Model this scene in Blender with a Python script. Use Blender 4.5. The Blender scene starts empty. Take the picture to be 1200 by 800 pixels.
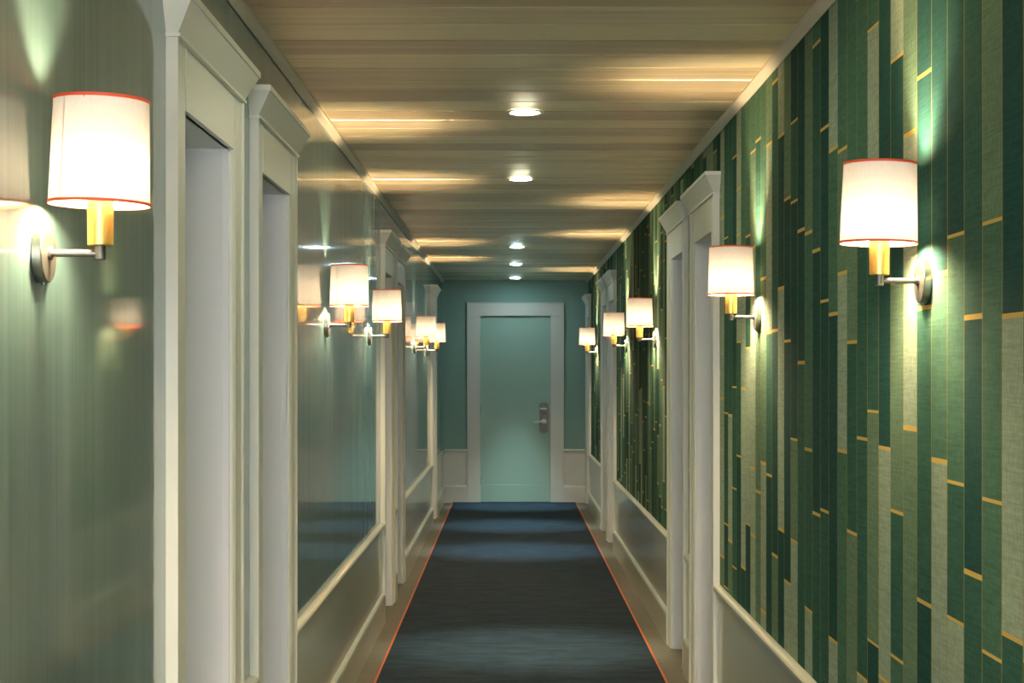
import bpy, bmesh, math, random
from mathutils import Vector, Matrix
random.seed(7)
PI = math.pi
SC = bpy.context.scene

# ------------------------------------------------------------------ camera, world, exposure
F = 2000.0                       # focal length in pixels of the 1200 px wide frame
CZ = 1.49                        # eye height
cam_d = bpy.data.cameras.new('camera')
cam = bpy.data.objects.new('camera', cam_d)
SC.collection.objects.link(cam)
cam.location = (0, 0, CZ)
cam.rotation_euler = (PI/2, 0, 0)
cam_d.sensor_width = 36.0
cam_d.lens = 36.0*F/1200.0
cam_d.shift_x = 3/1200.0
cam_d.shift_y = 35/1200.0
cam_d.clip_start = 0.02
SC.camera = cam

world = bpy.data.worlds.new('world')
SC.world = world
world.use_nodes = True
world.node_tree.nodes['Background'].inputs[0].default_value = (0.95, 0.96, 1.0, 1)
world.node_tree.nodes['Background'].inputs[1].default_value = 8.0

SC.view_settings.view_transform = 'Standard'
SC.view_settings.look = 'None'
SC.view_settings.gamma = 1.0
SC.view_settings.use_curve_mapping = False
SC.view_settings.exposure = 0.72

BULB = 1080.0                     # bulb radiance
SPOT = 260.0                      # downlight power, W
SCONCE_COL = (1.0, 0.77, 0.47)
WARM_SPOT = (1.0, 0.98, 0.72)
COOL_SPOT = (0.66, 0.94, 1.0)

# ------------------------------------------------------------------ dimensions
XL, XR = -0.765, 0.885           # wall planes
D = 19.36                        # end wall
YB = -2.2                        # corridor end behind the camera, left open to let world light in
H = 2.52                         # ceiling
OUT = 0.34                       # wall thickness at the door recesses
CAS = 0.135                      # casing width
PROUD = 0.027                    # casing thickness
OPEN_TOP = 2.09
HEAD_TOP = 2.235
RAIL = 0.575
BASE = 0.175
LEFT_DOORS = [(3.80, 4.752), (5.025, 5.944), (10.13, 11.0), (11.25, 12.12), (16.5, 17.4)]
RIGHT_DOORS = [(7.18, 8.14), (8.42, 9.31), (14.1, 15.0), (15.2, 16.08), (18.5, 19.3)]

# ------------------------------------------------------------------ helpers
def link(o):
    SC.collection.objects.link(o)
    return o

def new_obj(name, bm, m, parent=None, smooth=False, recalc=True):
    if recalc:
        bmesh.ops.recalc_face_normals(bm, faces=bm.faces[:])
    me = bpy.data.meshes.new(name)
    bm.to_mesh(me)
    bm.free()
    if m is not None:
        me.materials.append(m)
    if smooth:
        for p in me.polygons:
            p.use_smooth = True
        if smooth is not True:
            try:
                me.set_sharp_from_angle(angle=smooth)
            except Exception:
                pass
    o = bpy.data.objects.new(name, me)
    link(o)
    if parent is not None:
        o.parent = parent
    return o

def empty(name, loc=(0, 0, 0), rz=0.0):
    o = bpy.data.objects.new(name, None)
    o.empty_display_size = 0.1
    o.location = loc
    o.rotation_euler = (0, 0, rz)
    return link(o)

def tag(o, label=None, cat=None, group=None, kind=None):
    if label: o['label'] = label
    if cat: o['category'] = cat
    if group: o['group'] = group
    if kind: o['kind'] = kind
    return o

def box(bm, x0, x1, y0, y1, z0, z1, mi=0):
    x0, x1 = min(x0, x1), max(x0, x1)
    vs = [bm.verts.new((x, y, z)) for x in (x0, x1) for y in (y0, y1) for z in (z0, z1)]
    fs = []
    for q in ((0, 1, 3, 2), (4, 6, 7, 5), (0, 4, 5, 1), (2, 3, 7, 6), (0, 2, 6, 4), (1, 5, 7, 3)):
        f = bm.faces.new([vs[i] for i in q])
        f.material_index = mi
        fs.append(f)
    return vs

def prism(bm, pts, axis, a0, a1):
    """extrude a 2-D outline along an axis; pts are the two other coordinates in xyz order"""
    def P(p, a):
        if axis == 'x': return (a, p[0], p[1])
        if axis == 'y': return (p[0], a, p[1])
        return (p[0], p[1], a)
    A = [bm.verts.new(P(p, a0)) for p in pts]
    B = [bm.verts.new(P(p, a1)) for p in pts]
    n = len(pts)
    for i in range(n):
        j = (i+1) % n
        bm.faces.new((A[i], A[j], B[j], B[i]))
    bm.faces.new(A)
    bm.faces.new(B[::-1])

def lathe(bm, prof, seg=48, axis='z', c=(0, 0, 0), closed=False):
    rings = []
    for r, h in prof:
        ring = []
        for k in range(seg):
            t = 2*PI*k/seg
            a, b = r*math.cos(t), r*math.sin(t)
            if axis == 'z': p = (c[0]+a, c[1]+b, c[2]+h)
            elif axis == 'x': p = (c[0]+h, c[1]+a, c[2]+b)
            else: p = (c[0]+a, c[1]+h, c[2]+b)
            ring.append(bm.verts.new(p))
        rings.append(ring)
    n = len(rings)
    for i in range(n if closed else n-1):
        A, B = rings[i], rings[(i+1) % n]
        for k in range(seg):
            j = (k+1) % seg
            bm.faces.new((A[k], A[j], B[j], B[k]))
    if not closed:
        bm.faces.new(rings[0][::-1])
        bm.faces.new(rings[-1])

def bevel(bm, w, seg=2):
    bmesh.ops.bevel(bm, geom=bm.edges[:], offset=w, segments=seg, affect='EDGES', profile=0.5, clamp_overlap=True)

# ------------------------------------------------------------------ materials
class NT:
    def __init__(self, name):
        self.m = bpy.data.materials.new(name)
        self.m.use_nodes = True
        self.t = self.m.node_tree
        self.b = self.t.nodes['Principled BSDF']
    def n(self, kind, **kw):
        nd = self.t.nodes.new(kind)
        for k, v in kw.items():
            setattr(nd, k, v)
        return nd
    def l(self, a, b):
        self.t.links.new(a, b)
    def math(self, op, a, b=None, c=None):
        nd = self.n('ShaderNodeMath', operation=op)
        for i, v in enumerate((a, b, c)):
            if v is None: continue
            if isinstance(v, (int, float)): nd.inputs[i].default_value = v
            else: self.l(v, nd.inputs[i])
        return nd.outputs[0]
    def mixc(self, f, a, b, mode='MIX'):
        nd = self.n('ShaderNodeMix', data_type='RGBA', blend_type=mode)
        for i, v in ((0, f), (6, a), (7, b)):
            if isinstance(v, (int, float)): nd.inputs[i].default_value = v
            elif isinstance(v, tuple): nd.inputs[i].default_value = v if len(v) == 4 else (*v, 1)
            else: self.l(v, nd.inputs[i])
        return nd.outputs[2]
    def pos(self):
        return self.n('ShaderNodeNewGeometry').outputs['Position']
    def noise(self, vec, scale, detail=3, rough=0.5, stretch=None):
        if stretch:
            mp = self.n('ShaderNodeMapping')
            mp.inputs['Scale'].default_value = stretch
            self.l(vec, mp.inputs[0])
            vec = mp.outputs[0]
        nd = self.n('ShaderNodeTexNoise')
        nd.inputs['Scale'].default_value = scale
        nd.inputs['Detail'].default_value = detail
        nd.inputs['Roughness'].default_value = rough
        self.l(vec, nd.inputs['Vector'])
        return nd.outputs[0]
    def rand(self, x, y=None):
        nd = self.n('ShaderNodeTexWhiteNoise', noise_dimensions='3D')
        cb = self.n('ShaderNodeCombineXYZ')
        for i, v in enumerate((x, y)):
            if v is None: continue
            if isinstance(v, (int, float)): cb.inputs[i].default_value = v
            else: self.l(v, cb.inputs[i])
        cb.inputs[2].default_value = 3.7
        self.l(cb.outputs[0], nd.inputs['Vector'])
        return nd.outputs['Value']
    def ramp(self, f, stops, interp='LINEAR'):
        nd = self.n('ShaderNodeValToRGB')
        cr = nd.color_ramp
        cr.interpolation = interp
        while len(cr.elements) < len(stops): cr.elements.new(0.5)
        for e, (p, c) in zip(cr.elements, stops):
            e.position = p
            e.color = (*c, 1)
        self.l(f, nd.inputs[0])
        return nd.outputs[0]
    def bump(self, h, s=0.3, d=0.001):
        nd = self.n('ShaderNodeBump')
        nd.inputs['Strength'].default_value = s
        nd.inputs['Distance'].default_value = d
        self.l(h, nd.inputs['Height'])
        self.l(nd.outputs[0], self.b.inputs['Normal'])
        return nd

def simple(name, col, rough=0.5, metal=0.0, coat=0.0, noise_amt=0.06, scale=30, stretch=None, bump=0.05, spec=0.5):
    w = NT(name)
    p = w.pos()
    nz = w.noise(p, scale, 3, 0.5, stretch)
    dark = tuple(c*(1-noise_amt) for c in col)
    lite = tuple(min(1, c*(1+noise_amt)) for c in col)
    w.l(w.mixc(nz, dark, lite), w.b.inputs['Base Color'])
    w.b.inputs['Roughness'].default_value = rough
    w.b.inputs['Metallic'].default_value = metal
    w.b.inputs['Coat Weight'].default_value = coat
    w.b.inputs['Coat Roughness'].default_value = 0.08
    w.b.inputs['Specular IOR Level'].default_value = spec
    if bump: w.bump(nz, bump)
    return w

def aniso(w, a, vec):
    w.b.inputs['Anisotropic'].default_value = a
    cb = w.n('ShaderNodeCombineXYZ')
    for i in range(3): cb.inputs[i].default_value = vec[i]
    w.l(cb.outputs[0], w.b.inputs['Tangent'])

# glossy lacquered wall covering of the left side, brushed vertically
def mat_gloss_wall():
    w = NT('lacquered_teal_wall')
    p = w.pos()
    a = w.noise(p, 1.0, 4, 0.6, (1, 55, 1.2))
    b = w.noise(p, 1.0, 2, 0.5, (1, 9, 0.4))
    f = w.math('ADD', w.math('MULTIPLY', a, 0.5), w.math('MULTIPLY', b, 0.5))
    w.l(w.ramp(f, [(0.3, (0.098, 0.185, 0.180)), (0.7, (0.19, 0.30, 0.285))]), w.b.inputs['Base Color'])
    w.b.inputs['Roughness'].default_value = 0.5
    w.b.inputs['Metallic'].default_value = 0.5
    aniso(w, 0.97, (0, 0, 1))
    w.b.inputs['Specular IOR Level'].default_value = 0.6
    w.b.inputs['Coat Weight'].default_value = 0.8
    w.b.inputs['Coat Roughness'].default_value = 0.05
    w.bump(w.noise(p, 1.0, 2, 0.5, (1, 14, 1.0)), 0.35, 0.0018)
    return w.m

# pieced grasscloth in green strips with gold seams (right wall)
def mat_bamboo():
    w = NT('green_strip_grasscloth')
    p = w.pos()
    sp = w.n('ShaderNodeSeparateXYZ')
    w.l(p, sp.inputs[0])
    y, z = sp.outputs[1], sp.outputs[2]
    W = 0.128
    yw = w.math('ADD', w.math('DIVIDE', y, W), w.math('MULTIPLY', w.noise(p, 1.0, 1, 0.5, (0.2, 0.2, 2.0)), 0.10))
    col = w.math('FLOOR', yw)
    fy = w.math('FRACT', yw)
    L = w.math('ADD', 0.42, w.math('MULTIPLY', w.rand(col, 11.3), 0.28))
    v = w.math('ADD', w.math('DIVIDE', z, L), w.math('MULTIPLY', w.rand(col, 4.1), 9.0))
    cell = w.math('FLOOR', v)
    fv = w.math('FRACT', v)
    jit = w.math('ADD', 0.15, w.math('MULTIPLY', w.rand(col, cell), 0.7))
    # slanted cut ends
    slant = w.math('MULTIPLY', w.math('SUBTRACT', fy, 0.5), 0.0)
    fj = w.math('SUBTRACT', w.math('ADD', fv, slant), jit)
    up = w.math('GREATER_THAN', fj, 0.0)
    seg = w.math('ADD', cell, up)
    tone = w.rand(w.math('ADD', col, 0.31), seg)
    dk, md, m2, lt, pl = (0.021, 0.072, 0.062), (0.038, 0.108, 0.080), (0.066, 0.148, 0.100), (0.125, 0.200, 0.130), (0.28, 0.35, 0.26)
    base = w.ramp(tone, [(0.0, dk), (0.22, md), (0.48, m2), (0.68, lt), (0.82, pl)], 'CONSTANT')
    # woven fibre
    fib = w.noise(p, 1.0, 3, 0.6, (4, 12, 230))
    fib2 = w.noise(p, 1.0, 3, 0.6, (10, 160, 40))
    k = w.math('ADD', 0.15, w.math('MULTIPLY', w.math('ADD', fib, fib2), 0.85))
    cbk = w.n('ShaderNodeCombineXYZ')
    for i in range(3): w.l(k, cbk.inputs[i])
    base = w.mixc(1.0, base, cbk.outputs[0], 'MULTIPLY')
    # gold seams: ends of the strips and thin edges
    endm = w.math('LESS_THAN', w.math('ABSOLUTE', fj), 0.008)
    edge = w.math('LESS_THAN', w.math('ABSOLUTE', w.math('SUBTRACT', fy, 0.5)), 0.482)
    seam = w.math('SUBTRACT', 1.0, edge)
    gold = (0.60, 0.40, 0.11)
    c = w.mixc(w.math('MULTIPLY', seam, 0.75), base, (0.30, 0.24, 0.07))
    c = w.mixc(endm, c, gold)
    w.l(c, w.b.inputs['Base Color'])
    w.b.inputs['Roughness'].default_value = 0.95
    w.b.inputs['Specular IOR Level'].default_value = 0.04
    hgt = w.math('ADD', w.math('MULTIPLY', fib, 0.5), w.math('MULTIPLY', tone, 0.5))
    w.bump(hgt, 0.35, 0.001)
    return w.m

# painted glossy tongue-and-groove boards
def mat_ceiling():
    w = NT('painted_ceiling_boards')
    p = w.pos()
    sp = w.n('ShaderNodeSeparateXYZ')
    w.l(p, sp.inputs[0])
    PW = 0.241
    q = w.math('DIVIDE', w.math('SUBTRACT', sp.outputs[1], 0.011), PW)
    idx = w.math('FLOOR', q)
    r = w.rand(idx, 2.2)
    streak = w.noise(p, 1.0, 4, 0.6, (0.8, 22, 1))
    f = w.math('ADD', w.math('MULTIPLY', r, 0.35), w.math('MULTIPLY', streak, 0.65))
    w.l(w.ramp(f, [(0.36, (0.60, 0.46, 0.28)), (0.64, (0.90, 0.76, 0.50))]), w.b.inputs['Base Color'])
    w.b.inputs['Roughness'].default_value = 0.42
    w.b.inputs['Metallic'].default_value = 0.5
    aniso(w, 0.9, (1, 0, 0))
    w.b.inputs['Specular IOR Level'].default_value = 0.6
    w.bump(w.noise(p, 1.0, 3, 0.5, (0.5, 14, 1)), 0.35, 0.003)
    return w.m

def mat_carpet():
    w = NT('blue_woven_runner')
    p = w.pos()
    a = w.noise(p, 1.0, 6, 0.8, (4, 11, 1))
    b = w.noise(p, 1.0, 3, 0.6, (260, 260, 1))
    f = w.math('ADD', w.math('MULTIPLY', a, 0.6), w.math('MULTIPLY', b, 0.4))
    w.l(w.ramp(f, [(0.38, (0.007, 0.011, 0.016)), (0.62, (0.027, 0.048, 0.068))]), w.b.inputs['Base Color'])
    w.b.inputs['Roughness'].default_value = 0.85
    w.b.inputs['Specular IOR Level'].default_value = 0.08
    w.bump(b, 0.6, 0.002)
    return w.m

def mat_border():
    w = NT('beige_border_carpet')
    p = w.pos()
    a = w.noise(p, 1.0, 4, 0.7, (6, 22, 1))
    b = w.noise(p, 1.0, 3, 0.6, (220, 220, 1))
    f = w.math('ADD', w.math('MULTIPLY', a, 0.5), w.math('MULTIPLY', b, 0.5))
    w.l(w.ramp(f, [(0.3, (0.07, 0.065, 0.045)), (0.7, (0.17, 0.155, 0.11))]), w.b.inputs['Base Color'])
    w.b.inputs['Roughness'].default_value = 0.8
    w.bump(b, 0.5, 0.002)
    return w.m

M = {}
M['gloss'] = mat_gloss_wall()
M['bamboo'] = mat_bamboo()
M['ceiling'] = mat_ceiling()
M['runner'] = mat_carpet()
M['border'] = mat_border()
M['orange'] = simple('orange_binding', (0.50, 0.10, 0.02), 0.7, scale=300).m
wp = simple('sage_white_gloss_paint', (0.54, 0.56, 0.46), 0.28, coat=0.4, stretch=(40, 40, 2), noise_amt=0.03, bump=0.03)
M['wains'] = wp.m
M['trim'] = simple('satin_cream_trim', (0.70, 0.71, 0.63), 0.38, stretch=(30, 30, 3), noise_amt=0.03, bump=0.02).m
M['jamb'] = simple('white_jamb_paint', (0.78, 0.775, 0.80), 0.5, stretch=(30, 30, 3), noise_amt=0.02, bump=0.02).m
M['ceil_trim'] = simple('cream_ceiling_moulding', (0.60, 0.54, 0.42), 0.35, noise_amt=0.03, bump=0.0).m
M['end'] = simple('teal_matt_wall', (0.22, 0.37, 0.32), 0.6, noise_amt=0.04, scale=60).m
M['door'] = simple('teal_satin_door_paint', (0.34, 0.52, 0.44), 0.45, noise_amt=0.02, scale=40, bump=0.02).m
M['end_trim'] = simple('white_satin_trim', (0.66, 0.66, 0.60), 0.45, noise_amt=0.02, bump=0.02).m
M['steel'] = simple('brushed_nickel', (0.30, 0.285, 0.26), 0.42, metal=1.0, noise_amt=0.12, scale=1, stretch=(20, 20, 600), bump=0.0).m
M['dark_steel'] = simple('dark_brushed_steel', (0.16, 0.155, 0.14), 0.5, metal=1.0, noise_amt=0.1, bump=0.0).m
M['brass'] = simple('brushed_brass', (0.83, 0.56, 0.16), 0.38, metal=0.85, noise_amt=0.12, scale=1, stretch=(150, 150, 8), bump=0.03).m
M['black'] = simple('black_plastic', (0.012, 0.012, 0.012), 0.3, bump=0.0).m
M['red'] = simple('orange_red_ribbon', (0.80, 0.09, 0.03), 0.6, noise_amt=0.08, scale=400).m
M['plaster'] = simple('off_white_plaster', (0.5, 0.5, 0.46), 0.7).m

def mat_shade():
    w = NT('ivory_linen_shade')
    w.t.nodes.remove(w.b)
    out = w.t.nodes['Material Output']
    tc = w.n('ShaderNodeTexCoord').outputs['Object']
    nz = w.noise(tc, 1.0, 3, 0.6, (500, 500, 60))
    c = w.ramp(nz, [(0.3, (0.80, 0.76, 0.70)), (0.7, (0.90, 0.86, 0.80))])
    tr = w.n('ShaderNodeBsdfTranslucent')
    df = w.n('ShaderNodeBsdfDiffuse')
    tr.inputs[0].default_value = (0.0205, 0.0186, 0.0182, 1); w.l(c, df.inputs[0])
    mx = w.n('ShaderNodeMixShader')
    mx.inputs[0].default_value = 0.62
    w.l(tr.outputs[0], mx.inputs[1]); w.l(df.outputs[0], mx.inputs[2])
    w.l(mx.outputs[0], out.inputs[0])
    return w.m
M['shade'] = mat_shade()

def mat_emit(name, col, s):
    w = NT(name)
    w.b.inputs['Base Color'].default_value = (0.8, 0.8, 0.8, 1)
    w.b.inputs['Emission Color'].default_value = (*col, 1)
    w.b.inputs['Emission Strength'].default_value = s
    return w.m
M['bulb'] = mat_emit('glowing_bulb', SCONCE_COL, BULB)
M['lens_warm'] = mat_emit('warm_downlight_lens', WARM_SPOT, 120)
M['lens_cool'] = mat_emit('cool_downlight_lens', COOL_SPOT, 85)
M['white_metal'] = simple('white_painted_metal', (0.72, 0.71, 0.66), 0.35, bump=0.0).m

# ------------------------------------------------------------------ shell
def wall_mesh(X, sgn, doors):
    """sgn -1 left, +1 right; solid wall with door recesses cut through"""
    bm = bmesh.new()
    x1 = X + sgn*OUT
    y = YB
    for (a, b) in doors:
        o0, o1 = a+CAS, b-CAS
        box(bm, X, x1, y, o0, 0, H+0.1)
        box(bm, X, x1, o0, o1, OPEN_TOP+0.012, H+0.1)
        y = o1
    box(bm, X, x1, y, D, 0, H+0.1)
    return bm

def runs(doors):
    """stretches of open wall between the casings"""
    out = []
    y = YB
    for a, b in doors:
        if a-y > 0.02: out.append((y, a))
        y = b
    if D-y > 0.02: out.append((y, D))
    return out

def sstruct(name, bm, m, label=None, parent=None, smooth=False):
    o = new_obj(name, bm, m, parent, smooth)
    if parent is None: o['kind'] = 'structure'
    return o

bm = bmesh.new(); box(bm, XL-OUT, XR+OUT, YB-0.1, D+0.1, -0.1, 0); sstruct('floor', bm, M['border'])
wall_l = sstruct('wall_left', wall_mesh(XL, -1, LEFT_DOORS), M['gloss'])
wall_r = sstruct('wall_right', wall_mesh(XR, 1, RIGHT_DOORS), M['bamboo'])

# ceiling boards with real V grooves
bm = bmesh.new()
PW = 0.241
y0 = YB
k = math.ceil((YB-0.011)/PW)
ys = [YB] + [0.011+PW*i for i in range(k, 200) if YB+0.02 < 0.011+PW*i < D-0.02] + [D]
g = 0.008
for i in range(len(ys)-1):
    a, b = ys[i], ys[i+1]
    dz = random.uniform(-0.0012, 0.0012)
    prism(bm, [(a+0.0006, H+0.006), (a+g, H), (b-g, H+dz), (b-0.0006, H+0.006), (b-0.0006, H+0.02), (a+0.0006, H+0.02)], 'x', XL, XR)
box(bm, XL, XR, YB, D, H+0.021, H+0.1)
sstruct('ceiling', bm, M['ceiling'])

# small ceiling mouldings
def ceil_mould(X, s):
    bm = bmesh.new()
    t = 0.030
    pts = [(X, H), (X, H-0.026), (X-s*0.006, H-0.030), (X-s*0.012, H-0.024), (X-s*(t-0.006), H-0.012), (X-s*t, H-0.008), (X-s*t, H)]
    prism(bm, pts, 'y', YB, D)
    return bm
sstruct('trim_1', ceil_mould(XL, -1), M['ceil_trim'])
sstruct('trim_2', ceil_mould(XR, 1), M['ceil_trim'])

# chair rails and baseboards (profiles as (distance from the wall, height))
RAILP = [(0, RAIL-0.034), (0.014, RAIL-0.034), (0.014, RAIL-0.022), (0.018, RAIL-0.020), (0.018, RAIL-0.012), (0.024, RAIL-0.008),
         (0.029, RAIL-0.001), (0.029, RAIL+0.008), (0.024, RAIL+0.014), (0.014, RAIL+0.018), (0.006, RAIL+0.020), (0, RAIL+0.020)]
BASEP = [(0, 0), (0.030, 0), (0.030, BASE-0.022), (0.027, BASE-0.010), (0.019, BASE-0.003), (0.010, BASE), (0, BASE)]
def side_prof(prof, X, s, rr):
    bm = bmesh.new()
    for a, b in rr:
        prism(bm, [(X-s*d, z) for d, z in prof], 'y', a+0.001, b-0.001)
    return bm
LR, RR = runs(LEFT_DOORS), runs(RIGHT_DOORS)
sstruct('trim_3', side_prof(RAILP, XL, -1, LR), M['wains'])
sstruct('trim_4', side_prof(RAILP, XR, 1, RR), M['wains'])
sstruct('baseboard_left', side_prof(BASEP, XL, -1, LR), M['wains'])
sstruct('baseboard_right', side_prof(BASEP, XR, 1, RR), M['wains'])
for nm, X, s, rr, w in (('wainscot', XL, -1, LR, wall_l), ('wainscot', XR, 1, RR, wall_r)):
    bm = bmesh.new()
    for a, b in rr:
        box(bm, X, X-s*0.008, a+0.001, b-0.001, 0.001, RAIL-0.02)
        for q in ((a+0.001, a+0.035), (b-0.035, b-0.001)):
            box(bm, X-s*0.008, X-s*0.012, q[0], q[1], BASE-0.01, RAIL-0.03)
    new_obj(nm, bm, M['wains'], w)

# ------------------------------------------------------------------ end wall and its door
EX0, EX1 = -0.474, 0.610         # outer casing
LX0, LX1 = -0.329, 0.465         # door leaf
LT, FT = 2.119, 2.264
bm = bmesh.new()
box(bm, XL-OUT, LX0-0.006, D, D+0.12, 0, H+0.1)
box(bm, LX1+0.006, XR+OUT, D, D+0.12, 0, H+0.1)
box(bm, LX0-0.006, LX1+0.006, D, D+0.12, LT+0.006, H+0.1)
wall_e = sstruct('wall_end', bm, M['end'])
bm = bmesh.new()
for a, b in ((XL, EX0), (EX1, XR)):
    box(bm, a, b, D-0.008, D, 0.001, RAIL)
new_obj('wainscot', bm, M['end_trim'], wall_e)
bm = bmesh.new()
for a, b in ((XL+0.03, EX0-0.001), (EX1+0.001, XR-0.03)):
    prism(bm, [(D-d, z+0.015) for d, z in RAILP], 'x', a, b)
sstruct('trim_5', bm, M['end_trim'])
bm = bmesh.new()
for a, b in ((XL+0.03, EX0-0.001), (EX1+0.001, XR-0.03)):
    prism(bm, [(D-d, z*1.12) for d, z in BASEP], 'x', a, b)
sstruct('baseboard_end', bm, M['end_trim'])

ed = empty('door_1', (0, D, 0)); ed['kind'] = 'structure'
tag(ed, 'pale teal flush door with white frame closing the far end of the corridor', 'door')
def shift(bm, dx, dy, dz):
    bmesh.ops.translate(bm, verts=bm.verts[:], vec=(dx, dy, dz)); return bm
bm = bmesh.new(); box(bm, LX0+0.001, LX1-0.001, 0.012, 0.055, 0.008, LT-0.003); bevel(bm, 0.002, 1)
leaf = new_obj('door_leaf', bm, M['door'], ed)
bm = bmesh.new(); box(bm, LX0+0.02, LX1-0.02, 0.008, 0.012, 0.012, 0.205); bevel(bm, 0.001, 1)
new_obj('kick_plate', bm, M['door'], leaf)
bm = bmesh.new()
for (a, b) in ((EX0, LX0), (LX1, EX1)):
    box(bm, a, b, -0.022, 0.0, 0, LT+0.0)
box(bm, EX0, EX1, -0.022, 0.0, LT, FT)
box(bm, EX0-0.008, EX0, -0.028, 0, 0, FT+0.008); box(bm, EX1, EX1+0.008, -0.028, 0, 0, FT+0.008); box(bm, EX0-0.008, EX1+0.008, -0.028, 0, FT, FT+0.008)
bevel(bm, 0.0025, 1)
new_obj('casing', bm, M['end_trim'], ed)
bm = bmesh.new()
box(bm, LX0-0.006, LX0, 0, 0.10, 0, LT+0.006); box(bm, LX1, LX1+0.006, 0, 0.10, 0, LT+0.006); box(bm, LX0, LX1, 0, 0.10, LT, LT+0.006)
new_obj('jamb', bm, M['end_trim'], ed)
bm = bmesh.new(); box(bm, LX0, LX1, 0.0, 0.08, 0, 0.007)
new_obj('threshold_bar', bm, M['dark_steel'], ed)
bm = bmesh.new(); box(bm, LX0-0.1, LX1+0.1, 0.125, 0.14, 0, LT+0.1)
new_obj('back_panel', bm, M['plaster'], ed)  # unseen panel added to stop world light leaking round the leaf
def hinge(z):
    bm = bmesh.new(); lathe(bm, [(0.0055, -0.045), (0.0065, -0.044), (0.0065, 0.044), (0.0055, 0.045)], 16, 'z', (LX0-0.001, 0.004, z))
    new_obj('hinge', bm, M['steel'], leaf, smooth=0.6)
for z in (0.25, 1.07, 1.86): hinge(z)

def lock_set(parent, cx, cz, yb, d=1):
    """hotel card lock: plate with rounded ends, reader, lever; faces -Y"""
    w2, z0, z1 = 0.051, cz-0.172, cz+0.172
    pts = []
    for i in range(13):
        t = PI*i/12
        pts.append((cx+w2*math.cos(t), z1-0.03+0.03*math.sin(t)))
    for i in range(13):
        t = PI+PI*i/12
        pts.append((cx+w2*math.cos(t), z0+0.03+0.03*math.sin(t)))
    bm = bmesh.new(); prism(bm, pts, 'y', yb-0.018, yb)
    bmesh.ops.bevel(bm, geom=[e for e in bm.edges if all(abs(v.co.y-(yb-0.018)) < 1e-5 for v in e.verts)], offset=0.004, segments=2, affect='EDGES')
    plate = new_obj('lock_plate', bm, M['dark_steel'], parent, smooth=0.5)
    bm = bmesh.new(); box(bm, cx-0.042, cx+0.034, yb-0.032, yb-0.018, cz+0.095, cz+0.112); bevel(bm, 0.003, 2)
    new_obj('card_slot', bm, M['white_metal'], plate)
    bm = bmesh.new(); box(bm, cx-0.024, cx+0.026, yb-0.024, yb-0.018, cz+0.038, cz+0.066); bevel(bm, 0.002, 1)
    new_obj('reader_window', bm, M['black'], plate)
    bm = bmesh.new()
    lathe(bm, [(0.030, 0), (0.030, -0.006), (0.020, -0.010), (0.014, -0.012), (0.013, -0.050), (0.009, -0.054)], 24, 'y', (cx, yb-0.018, cz-0.045))
    # lever arm, curving back at its tip
    pts = [(0.0, -0.048, 0.0, 0.0105), (-0.030, -0.054, 0.002, 0.010), (-0.065, -0.056, -0.001, 0.0092), (-0.095, -0.052, -0.004, 0.0085), (-0.112, -0.044, -0.006, 0.0075)]
    rings = []
    for (x, y, z, r) in pts:
        rings.append([bm.verts.new((cx+x, yb-0.018+y+0.6*r*math.cos(2*PI*k/12), cz-0.045+z+r*math.sin(2*PI*k/12))) for k in range(12)])
    for A, B in zip(rings, rings[1:]):
        for k in range(12): bm.faces.new((A[k], A[(k+1) % 12], B[(k+1) % 12], B[k]))
    bm.faces.new(rings[0]); bm.faces.new(rings[-1][::-1])
    new_obj('door_handle', bm, M['white_metal'] if d == 1 else M['steel'], plate, smooth=0.6)
lock_set(leaf, 0.390, 0.965, 0.012)

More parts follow.
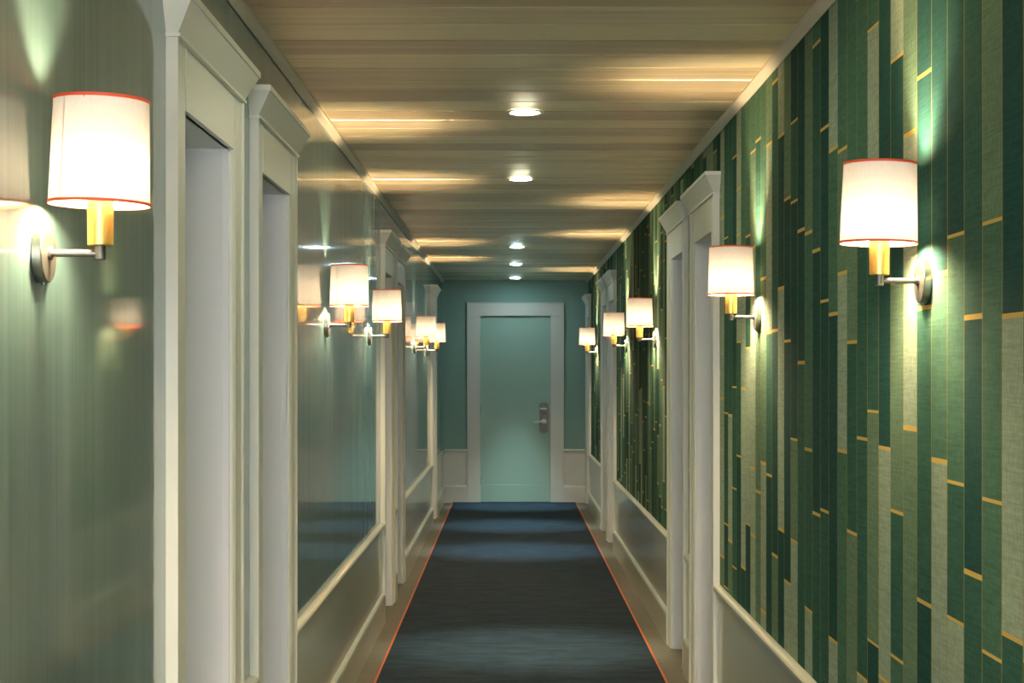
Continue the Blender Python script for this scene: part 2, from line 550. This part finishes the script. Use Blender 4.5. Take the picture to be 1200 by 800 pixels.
# ------------------------------------------------------------------ side doors
ndoor = [1]
def side_door(X, s, a, b, label):
    """s -1: left wall. Built in world coordinates relative to an Empty on the floor at the opening."""
    ndoor[0] += 1
    yc = (a+b)/2
    root = empty('door_%d' % ndoor[0], (X, yc, 0)); root['kind'] = 'structure'
    tag(root, label, 'door')
    def X_(d): return -s*d               # d = distance out from the wall into the corridor
    ya, yb_ = a-yc, b-yc
    o0, o1 = ya+CAS, yb_-CAS
    # casing legs: flat board, thicker outer back band, small inner bead
    bm = bmesh.new()
    for (p, q, outer) in ((ya, o0, ya), (o1, yb_, yb_)):
        sg = 1 if outer == ya else -1
        e = p if sg == 1 else q
        i = q if sg == 1 else p
        pts = [(X_(0), e), (X_(PROUD), e), (X_(PROUD), e+sg*0.016), (X_(PROUD-0.004), e+sg*0.020), (X_(PROUD-0.006), e+sg*0.026),
               (X_(PROUD-0.006), i-sg*0.018), (X_(PROUD-0.009), i-sg*0.014), (X_(PROUD-0.009), i-sg*0.003), (X_(PROUD-0.012), i), (X_(0), i)]
        A = [bm.verts.new((x, y, 0)) for x, y in pts]
        B = [bm.verts.new((x, y, OPEN_TOP if k > 4 else HEAD_TOP)) for k, (x, y) in enumerate(pts)]
        # straight top for the leg: keep every vertex at the opening head, the head board covers the rest
        for v in B: v.co.z = HEAD_TOP
        n = len(pts)
        for k in range(n):
            j = (k+1) % n
            bm.faces.new((A[k], A[j], B[j], B[k]))
        bm.faces.new(A); bm.faces.new(B[::-1])
    cas = new_obj('casing', bm, M['trim'], root)
    bm = bmesh.new()
    box(bm, X_(0), X_(PROUD-0.006), o0, o1, OPEN_TOP, HEAD_TOP)
    new_obj('head_board', bm, M['trim'], root)
    # crown: small astragal, flared face with mitred returns, square cap
    bm = bmesh.new()
    box(bm, X_(0), X_(PROUD+0.006), ya-0.006, yb_+0.006, HEAD_TOP, HEAD_TOP+0.008)
    P = 0.036
    zb, zt = HEAD_TOP+0.008, HEAD_TOP+0.076
    def ring(d, z):
        return [bm.verts.new(v) for v in ((X_(0), ya-d, z), (X_(PROUD+d), ya-d, z), (X_(PROUD+d), yb_+d, z), (X_(0), yb_+d, z))]
    rs = [ring(0.0, zb), ring(P, zt)]
    for A, B in zip(rs, rs[1:]):
        for k in range(4): bm.faces.new((A[k], A[(k+1) % 4], B[(k+1) % 4], B[k]))
    bm.faces.new(rs[0]); bm.faces.new(rs[-1][::-1])
    box(bm, X_(0), X_(PROUD+P+0.004), ya-P-0.004, yb_+P+0.004, zt, zt+0.017)
    new_obj('crown_moulding', bm, M['trim'], root)
    # jamb boards lining the recess
    bm = bmesh.new()
    t = 0.012
    dp = -(OUT-0.02)
    box(bm, X_(0.008), X_(dp), o0-0.0, o0+t, 0, OPEN_TOP)
    box(bm, X_(0.008), X_(dp), o1-t, o1, 0, OPEN_TOP)
    box(bm, X_(0.008), X_(dp), o0, o1, OPEN_TOP, OPEN_TOP+t)
    # raised strips: edge bead and door stop
    box(bm, X_(-0.010), X_(-0.014), o1-t-0.0015, o1-t, 0, OPEN_TOP)
    for q in ((o0+t, o0+t+0.014), (o1-t-0.014, o1-t)):
        box(bm, X_(-(OUT-0.085)), X_(-(OUT-0.07)), q[0], q[1], 0, OPEN_TOP)
    new_obj('jamb', bm, M['jamb'], root)
    # leaf at the back of the recess
    bm = bmesh.new(); box(bm, X_(-(OUT-0.068)), X_(-(OUT-0.025)), o0+t+0.003, o1-t-0.003, 0.008, OPEN_TOP-0.004)
    lf = new_obj('door_leaf', bm, M['door'], root)
    bm = bmesh.new()
    cyl = o0+t+0.075
    box(bm, X_(-(OUT-0.068)), X_(-(OUT-0.080)), cyl-0.035, cyl+0.035, 0.82, 1.12); bevel(bm, 0.004, 2)
    pl = new_obj('lock_plate', bm, M['steel'], lf)
    bm = bmesh.new()
    lathe(bm, [(0.014, 0), (0.013, 0.04), (0.010, 0.045)], 20, 'x', (0, 0, 0))
    if s > 0: bmesh.ops.scale(bm, vec=(-1, 1, 1), verts=bm.verts[:])
    shift(bm, X_(-(OUT-0.080)), cyl, 0.95)
    vs = box(bm, X_(-(OUT-0.112)), X_(-(OUT-0.126)), cyl-0.008, cyl+0.10, 0.942, 0.958)
    new_obj('door_handle', bm, M['steel'], pl)
    # floor of the recess is the hall carpet; close the back with a plain panel
    bm = bmesh.new(); box(bm, X_(-(OUT-0.02)), X_(-(OUT+0.01)), o0-0.05, o1+0.05, 0, OPEN_TOP+0.05)
    new_obj('back_panel', bm, M['plaster'], root)
    return root
for i, (a, b) in enumerate(LEFT_DOORS):
    side_door(XL, -1, a, b, ['recessed white doorway nearest the camera in the glossy left wall', 'second recessed doorway of the nearer left pair, with crown over it',
                             'third doorway along the left wall, behind the middle pair of sconces', 'fourth doorway along the left wall, just past its twin',
                             'last doorway on the left wall near the teal end wall'][i])
for i, (a, b) in enumerate(RIGHT_DOORS):
    side_door(XR, 1, a, b, ['recessed white doorway nearest the camera in the green strip wall', 'second doorway of the nearer right pair, partly hidden by its twin',
                            'third doorway along the right wall beside the fourth sconce', 'fourth doorway along the right wall, just past its twin',
                            'last doorway on the right, touching the teal end wall'][i])

# ------------------------------------------------------------------ runner carpet with orange binding
rn = empty('carpet_runner', (0, 0, 0))
tag(rn, 'long dark blue woven hall runner with orange edges laid down the corridor floor', 'carpet runner')
RX0, RX1 = -0.648, 0.757
bm = bmesh.new(); box(bm, RX0+0.012, RX1-0.012, YB+0.02, D-0.03, 0.0, 0.009)
new_obj('carpet_field', bm, M['runner'], rn)
for (a, b) in ((RX0, RX0+0.012), (RX1-0.012, RX1)):
    bm = bmesh.new()
    prism(bm, [(a, 0), (b, 0), (b, 0.0095), ((a+b)/2, 0.011), (a, 0.0085)], 'y', YB+0.02, D-0.03)
    new_obj('edge_binding', bm, M['orange'], rn)

# ------------------------------------------------------------------ sconces
def make_sconce():
    root = empty('wall_sconce')
    # local frame: x = out of the wall, origin = centre of the back plate on the wall
    bm = bmesh.new()
    lathe(bm, [(0.046, 0.0), (0.048, 0.001), (0.048, 0.015), (0.0465, 0.017), (0.012, 0.0175)], 64, 'x')
    bp = new_obj('back_plate', bm, M['steel'], root, smooth=0.5)
    bm = bmesh.new()
    lathe(bm, [(0.011, 0.017), (0.011, 0.021), (0.0095, 0.023)], 24, 'x')
    new_obj('collar', bm, M['steel'], bp, smooth=0.5)
    bm = bmesh.new()
    lathe(bm, [(0.004, -0.0515), (0.004, -0.047)], 12, 'z', (0.008, 0, 0))
    new_obj('set_screw', bm, M['dark_steel'], bp, smooth=0.5)
    bm = bmesh.new()
    lathe(bm, [(0.0062, 0.018), (0.0062, 0.094)], 24, 'x')
    new_obj('arm', bm, M['steel'], root, smooth=0.5)
    bm = bmesh.new()
    lathe(bm, [(0.0085, -0.0105), (0.0092, -0.0095), (0.0092, 0.012)], 24, 'z', (0.1, 0, 0))
    new_obj('swivel_joint', bm, M['dark_steel'], root, smooth=0.5)
    bm = bmesh.new()
    lathe(bm, [(0.0195, 0.012), (0.0208, 0.0135), (0.0212, 0.07), (0.0212, 0.088), (0.015, 0.090)], 48, 'z', (0.1, 0, 0))
    new_obj('socket_cover', bm, M['brass'], root, smooth=0.5)
    bm = bmesh.new()
    lathe(bm, [(0.011, 0.090), (0.014, 0.098), (0.024, 0.115), (0.028, 0.131), (0.026, 0.147), (0.018, 0.160), (0.005, 0.166)], 20, 'z', (0.1, 0, 0))
    new_obj('bulb', bm, M['bulb'], root, smooth=True)
    z0, z1, r0, r1 = 0.078, 0.250, 0.0810, 0.0762
    # the cloth drum is its own object whose origin is the shade centre (it can tilt)
    bm = bmesh.new()
    seg = 96
    for k in range(seg):
        pass
    ra, rb = [], []
    zc = (z0+z1)/2
    for k in range(seg):
        t = 2*PI*k/seg
        ra.append(bm.verts.new((r0*math.cos(t), r0*math.sin(t), z0-zc)))
        rb.append(bm.verts.new((r1*math.cos(t), r1*math.sin(t), z1-zc)))
    for k in range(seg):
        j = (k+1) % seg
        bm.faces.new((ra[k], ra[j], rb[j], rb[k]))
    sh = new_obj('lamp_shade', bm, M['shade'], root, smooth=True)
    sh.location = (0.1, 0, zc)
    for (z, r) in ((z0-zc, r0), (z1-zc, r1)):
        bm = bmesh.new()
        d = 0.005 if z < 0 else -0.005
        lathe(bm, [(r-0.0008, z), (r+0.0012, z), (r+0.0012-0.0001, z+d), (r-0.0008, z+d)], 96, 'z', closed=True)
        new_obj('shade_ribbon', bm, M['red'], sh, smooth=0.6)
    bm = bmesh.new()
    lathe(bm, [(0.014, 0.028), (0.016, 0.028), (0.016, 0.031), (0.014, 0.031)], 24, 'z', closed=True)
    for q in range(3):
        t = 2*PI*q/3+0.4
        c, s_ = math.cos(t), math.sin(t)
        A = Vector((0.015*c, 0.015*s_, 0.0295)); B = Vector(((r1+0.0005)*c, (r1+0.0005)*s_, z1-zc-0.006))
        n = Vector((-s_, c, 0))*0.0012; u = Vector((0, 0, 0.0012))
        va = [bm.verts.new(A+n+u), bm.verts.new(A-n+u), bm.verts.new(A-n-u), bm.verts.new(A+n-u)]
        vb = [bm.verts.new(B+n+u), bm.verts.new(B-n+u), bm.verts.new(B-n-u), bm.verts.new(B+n-u)]
        for k in range(4): bm.faces.new((va[k], va[(k+1) % 4], vb[(k+1) % 4], vb[k]))
        bm.faces.new(va); bm.faces.new(vb[::-1])
    new_obj('shade_spider', bm, M['steel'], sh)
    # sewn seam of the cloth
    bm = bmesh.new()
    t = math.radians(-125)
    for (rr, ss) in ((1.0, 1),):
        n = Vector((-math.sin(t), math.cos(t), 0))*0.0007
        e = Vector((math.cos(t), math.sin(t), 0))
        a0, a1 = e*(r0+0.0001), e*(r1+0.0001)
        vs = []
        for (v, z) in ((a0, z0-zc+0.006), (a1, z1-zc-0.006)):
            for off in (n, -n):
                for dd in (0, 0.0005):
                    p = v+off+e*dd; vs.append(bm.verts.new((p.x, p.y, z)))
        for q in ((0, 1, 3, 2), (4, 6, 7, 5), (0, 4, 5, 1), (2, 3, 7, 6), (0, 2, 6, 4), (1, 5, 7, 3)):
            bm.faces.new([vs[i] for i in q])
    new_obj('seam', bm, M['shade'], sh)
    return root

def copy_tree(o, parent=None):
    c = o.copy()
    SC.collection.objects.link(c)
    if parent is not None: c.parent = parent
    for ch in [q for q in bpy.data.objects if q.parent == o]:
        copy_tree(ch, c)
    return c

GL = 'wall sconces lining the corridor'
SZ = CZ+0.192
# (side, distance, label)
SCONCES = [
    (-1, F*0.668/481.5, 'largest sconce, on the glossy teal wall before the first left doorway, glowing ivory shade'),
    (1, F*0.785/433.5, 'nearest sconce on the green strip wallpaper, large glowing ivory drum shade, brass socket'),
    (-1, F*0.668/188.5, 'left wall sconce just past the second doorway, in front of its slightly smaller neighbour'),
    (1, F*0.785/259.6, 'second sconce on the green strip wall, beside the nearest right doorway'),
    (-1, F*0.668/144.3, 'left wall sconce just before the third doorway, overlapping the third door casing'),
    (1, F*0.785/152.4, 'third sconce on the green strip wall, right after the nearer pair of doorways'),
    (-1, F*0.668/98.0, 'fourth sconce along the left wall, covering part of the farthest left one'),
    (1, F*0.785/122.4, 'fourth sconce on the right wall, in front of the farther pair of doorways'),
    (-1, F*0.668/85.5, 'farthest sconce on the left wall, half hidden behind another shade'),
    (1, F*0.785/91.0, 'farthest and smallest sconce on the right wall, beside the end wall'),
    (-1, 0.45, 'unseen sconce added on the left wall beside the camera to light the near walls'),  # from here on: unseen sconces added to brighten the near walls
    (1, 1.20, 'unseen sconce added on the right wall beside the camera to light the near walls'),
    (1, -1.3, 'unseen sconce added on the right wall behind the camera to light the near walls'),
]
proto = make_sconce()
roots = [proto] + [copy_tree(proto) for _ in SCONCES[1:]]
for i, (s, y, lab) in enumerate(SCONCES):
    r = roots[i]
    r.location = (XL if s < 0 else XR, y, SZ)
    r.rotation_euler = (0, 0, 0 if s < 0 else PI)
    tag(r, lab, 'wall lamp', GL)
    if i in (0, 1):
        for ch in r.children:
            if ch.name.startswith('lamp_shade'):
                ch.rotation_euler = (0, math.radians(1.4 if s < 0 else -1.2), 0)

# ------------------------------------------------------------------ recessed downlights
def make_downlight(cool):
    root = empty('recessed_downlight')
    bm = bmesh.new()
    lathe(bm, [(0.056, -0.001), (0.060, -0.004), (0.072, -0.004), (0.078, -0.001), (0.078, 0.0), (0.056, 0.0)], 48, 'z', closed=True)
    new_obj('trim_ring', bm, M['white_metal'], root, smooth=0.5)
    bm = bmesh.new()
    lathe(bm, [(0.056, -0.0005), (0.050, -0.004), (0.03, -0.0075), (0.004, -0.009)], 40, 'z')
    new_obj('lens', bm, M['lens_cool'] if cool else M['lens_warm'], root, smooth=0.7)
    ld = bpy.data.lights.new('downlight_lamp', 'SPOT')
    ld.energy = SPOT
    ld.color = COOL_SPOT if cool else WARM_SPOT
    ld.spot_size = math.radians(42)
    ld.spot_blend = 1.0
    ld.shadow_soft_size = 0.045
    lo = bpy.data.objects.new('downlight_lamp', ld)
    link(lo)
    lo.parent = root
    lo.location = (0, 0, -0.02)
    return root
DL = [(6.78, 0, 'nearest recessed ceiling downlight, brightest and largest in view'),
      (9.13, 0, 'second recessed ceiling downlight, dim thin ellipse on the boards'),
      (14.1, 1, 'third recessed ceiling downlight, where the ceiling bands turn grey'),
      (16.4, 1, 'fourth recessed ceiling downlight with a cool white lens'),
      (18.8, 1, 'farthest recessed ceiling downlight, just in front of the teal end wall'),
      (4.43, 0, 'unseen recessed downlight added just above the frame to light the near walls'),  # this and the rest: unseen downlights added for light on the near walls
      (1.9, 0, 'unseen recessed downlight added over the camera to light the near walls'),
      (-0.6, 0, 'unseen recessed downlight added behind the camera to light the near walls')]
warm = make_downlight(False)
cool = make_downlight(True)
uw = uc = False
for (y, c, lab) in DL:
    src = cool if c else warm
    if c and not uc: r, uc = cool, True
    elif not c and not uw: r, uw = warm, True
    else: r = copy_tree(src)
    r.location = (0.061, y, H-0.0012)
    tag(r, lab, 'ceiling light', 'recessed downlights in the boarded ceiling')
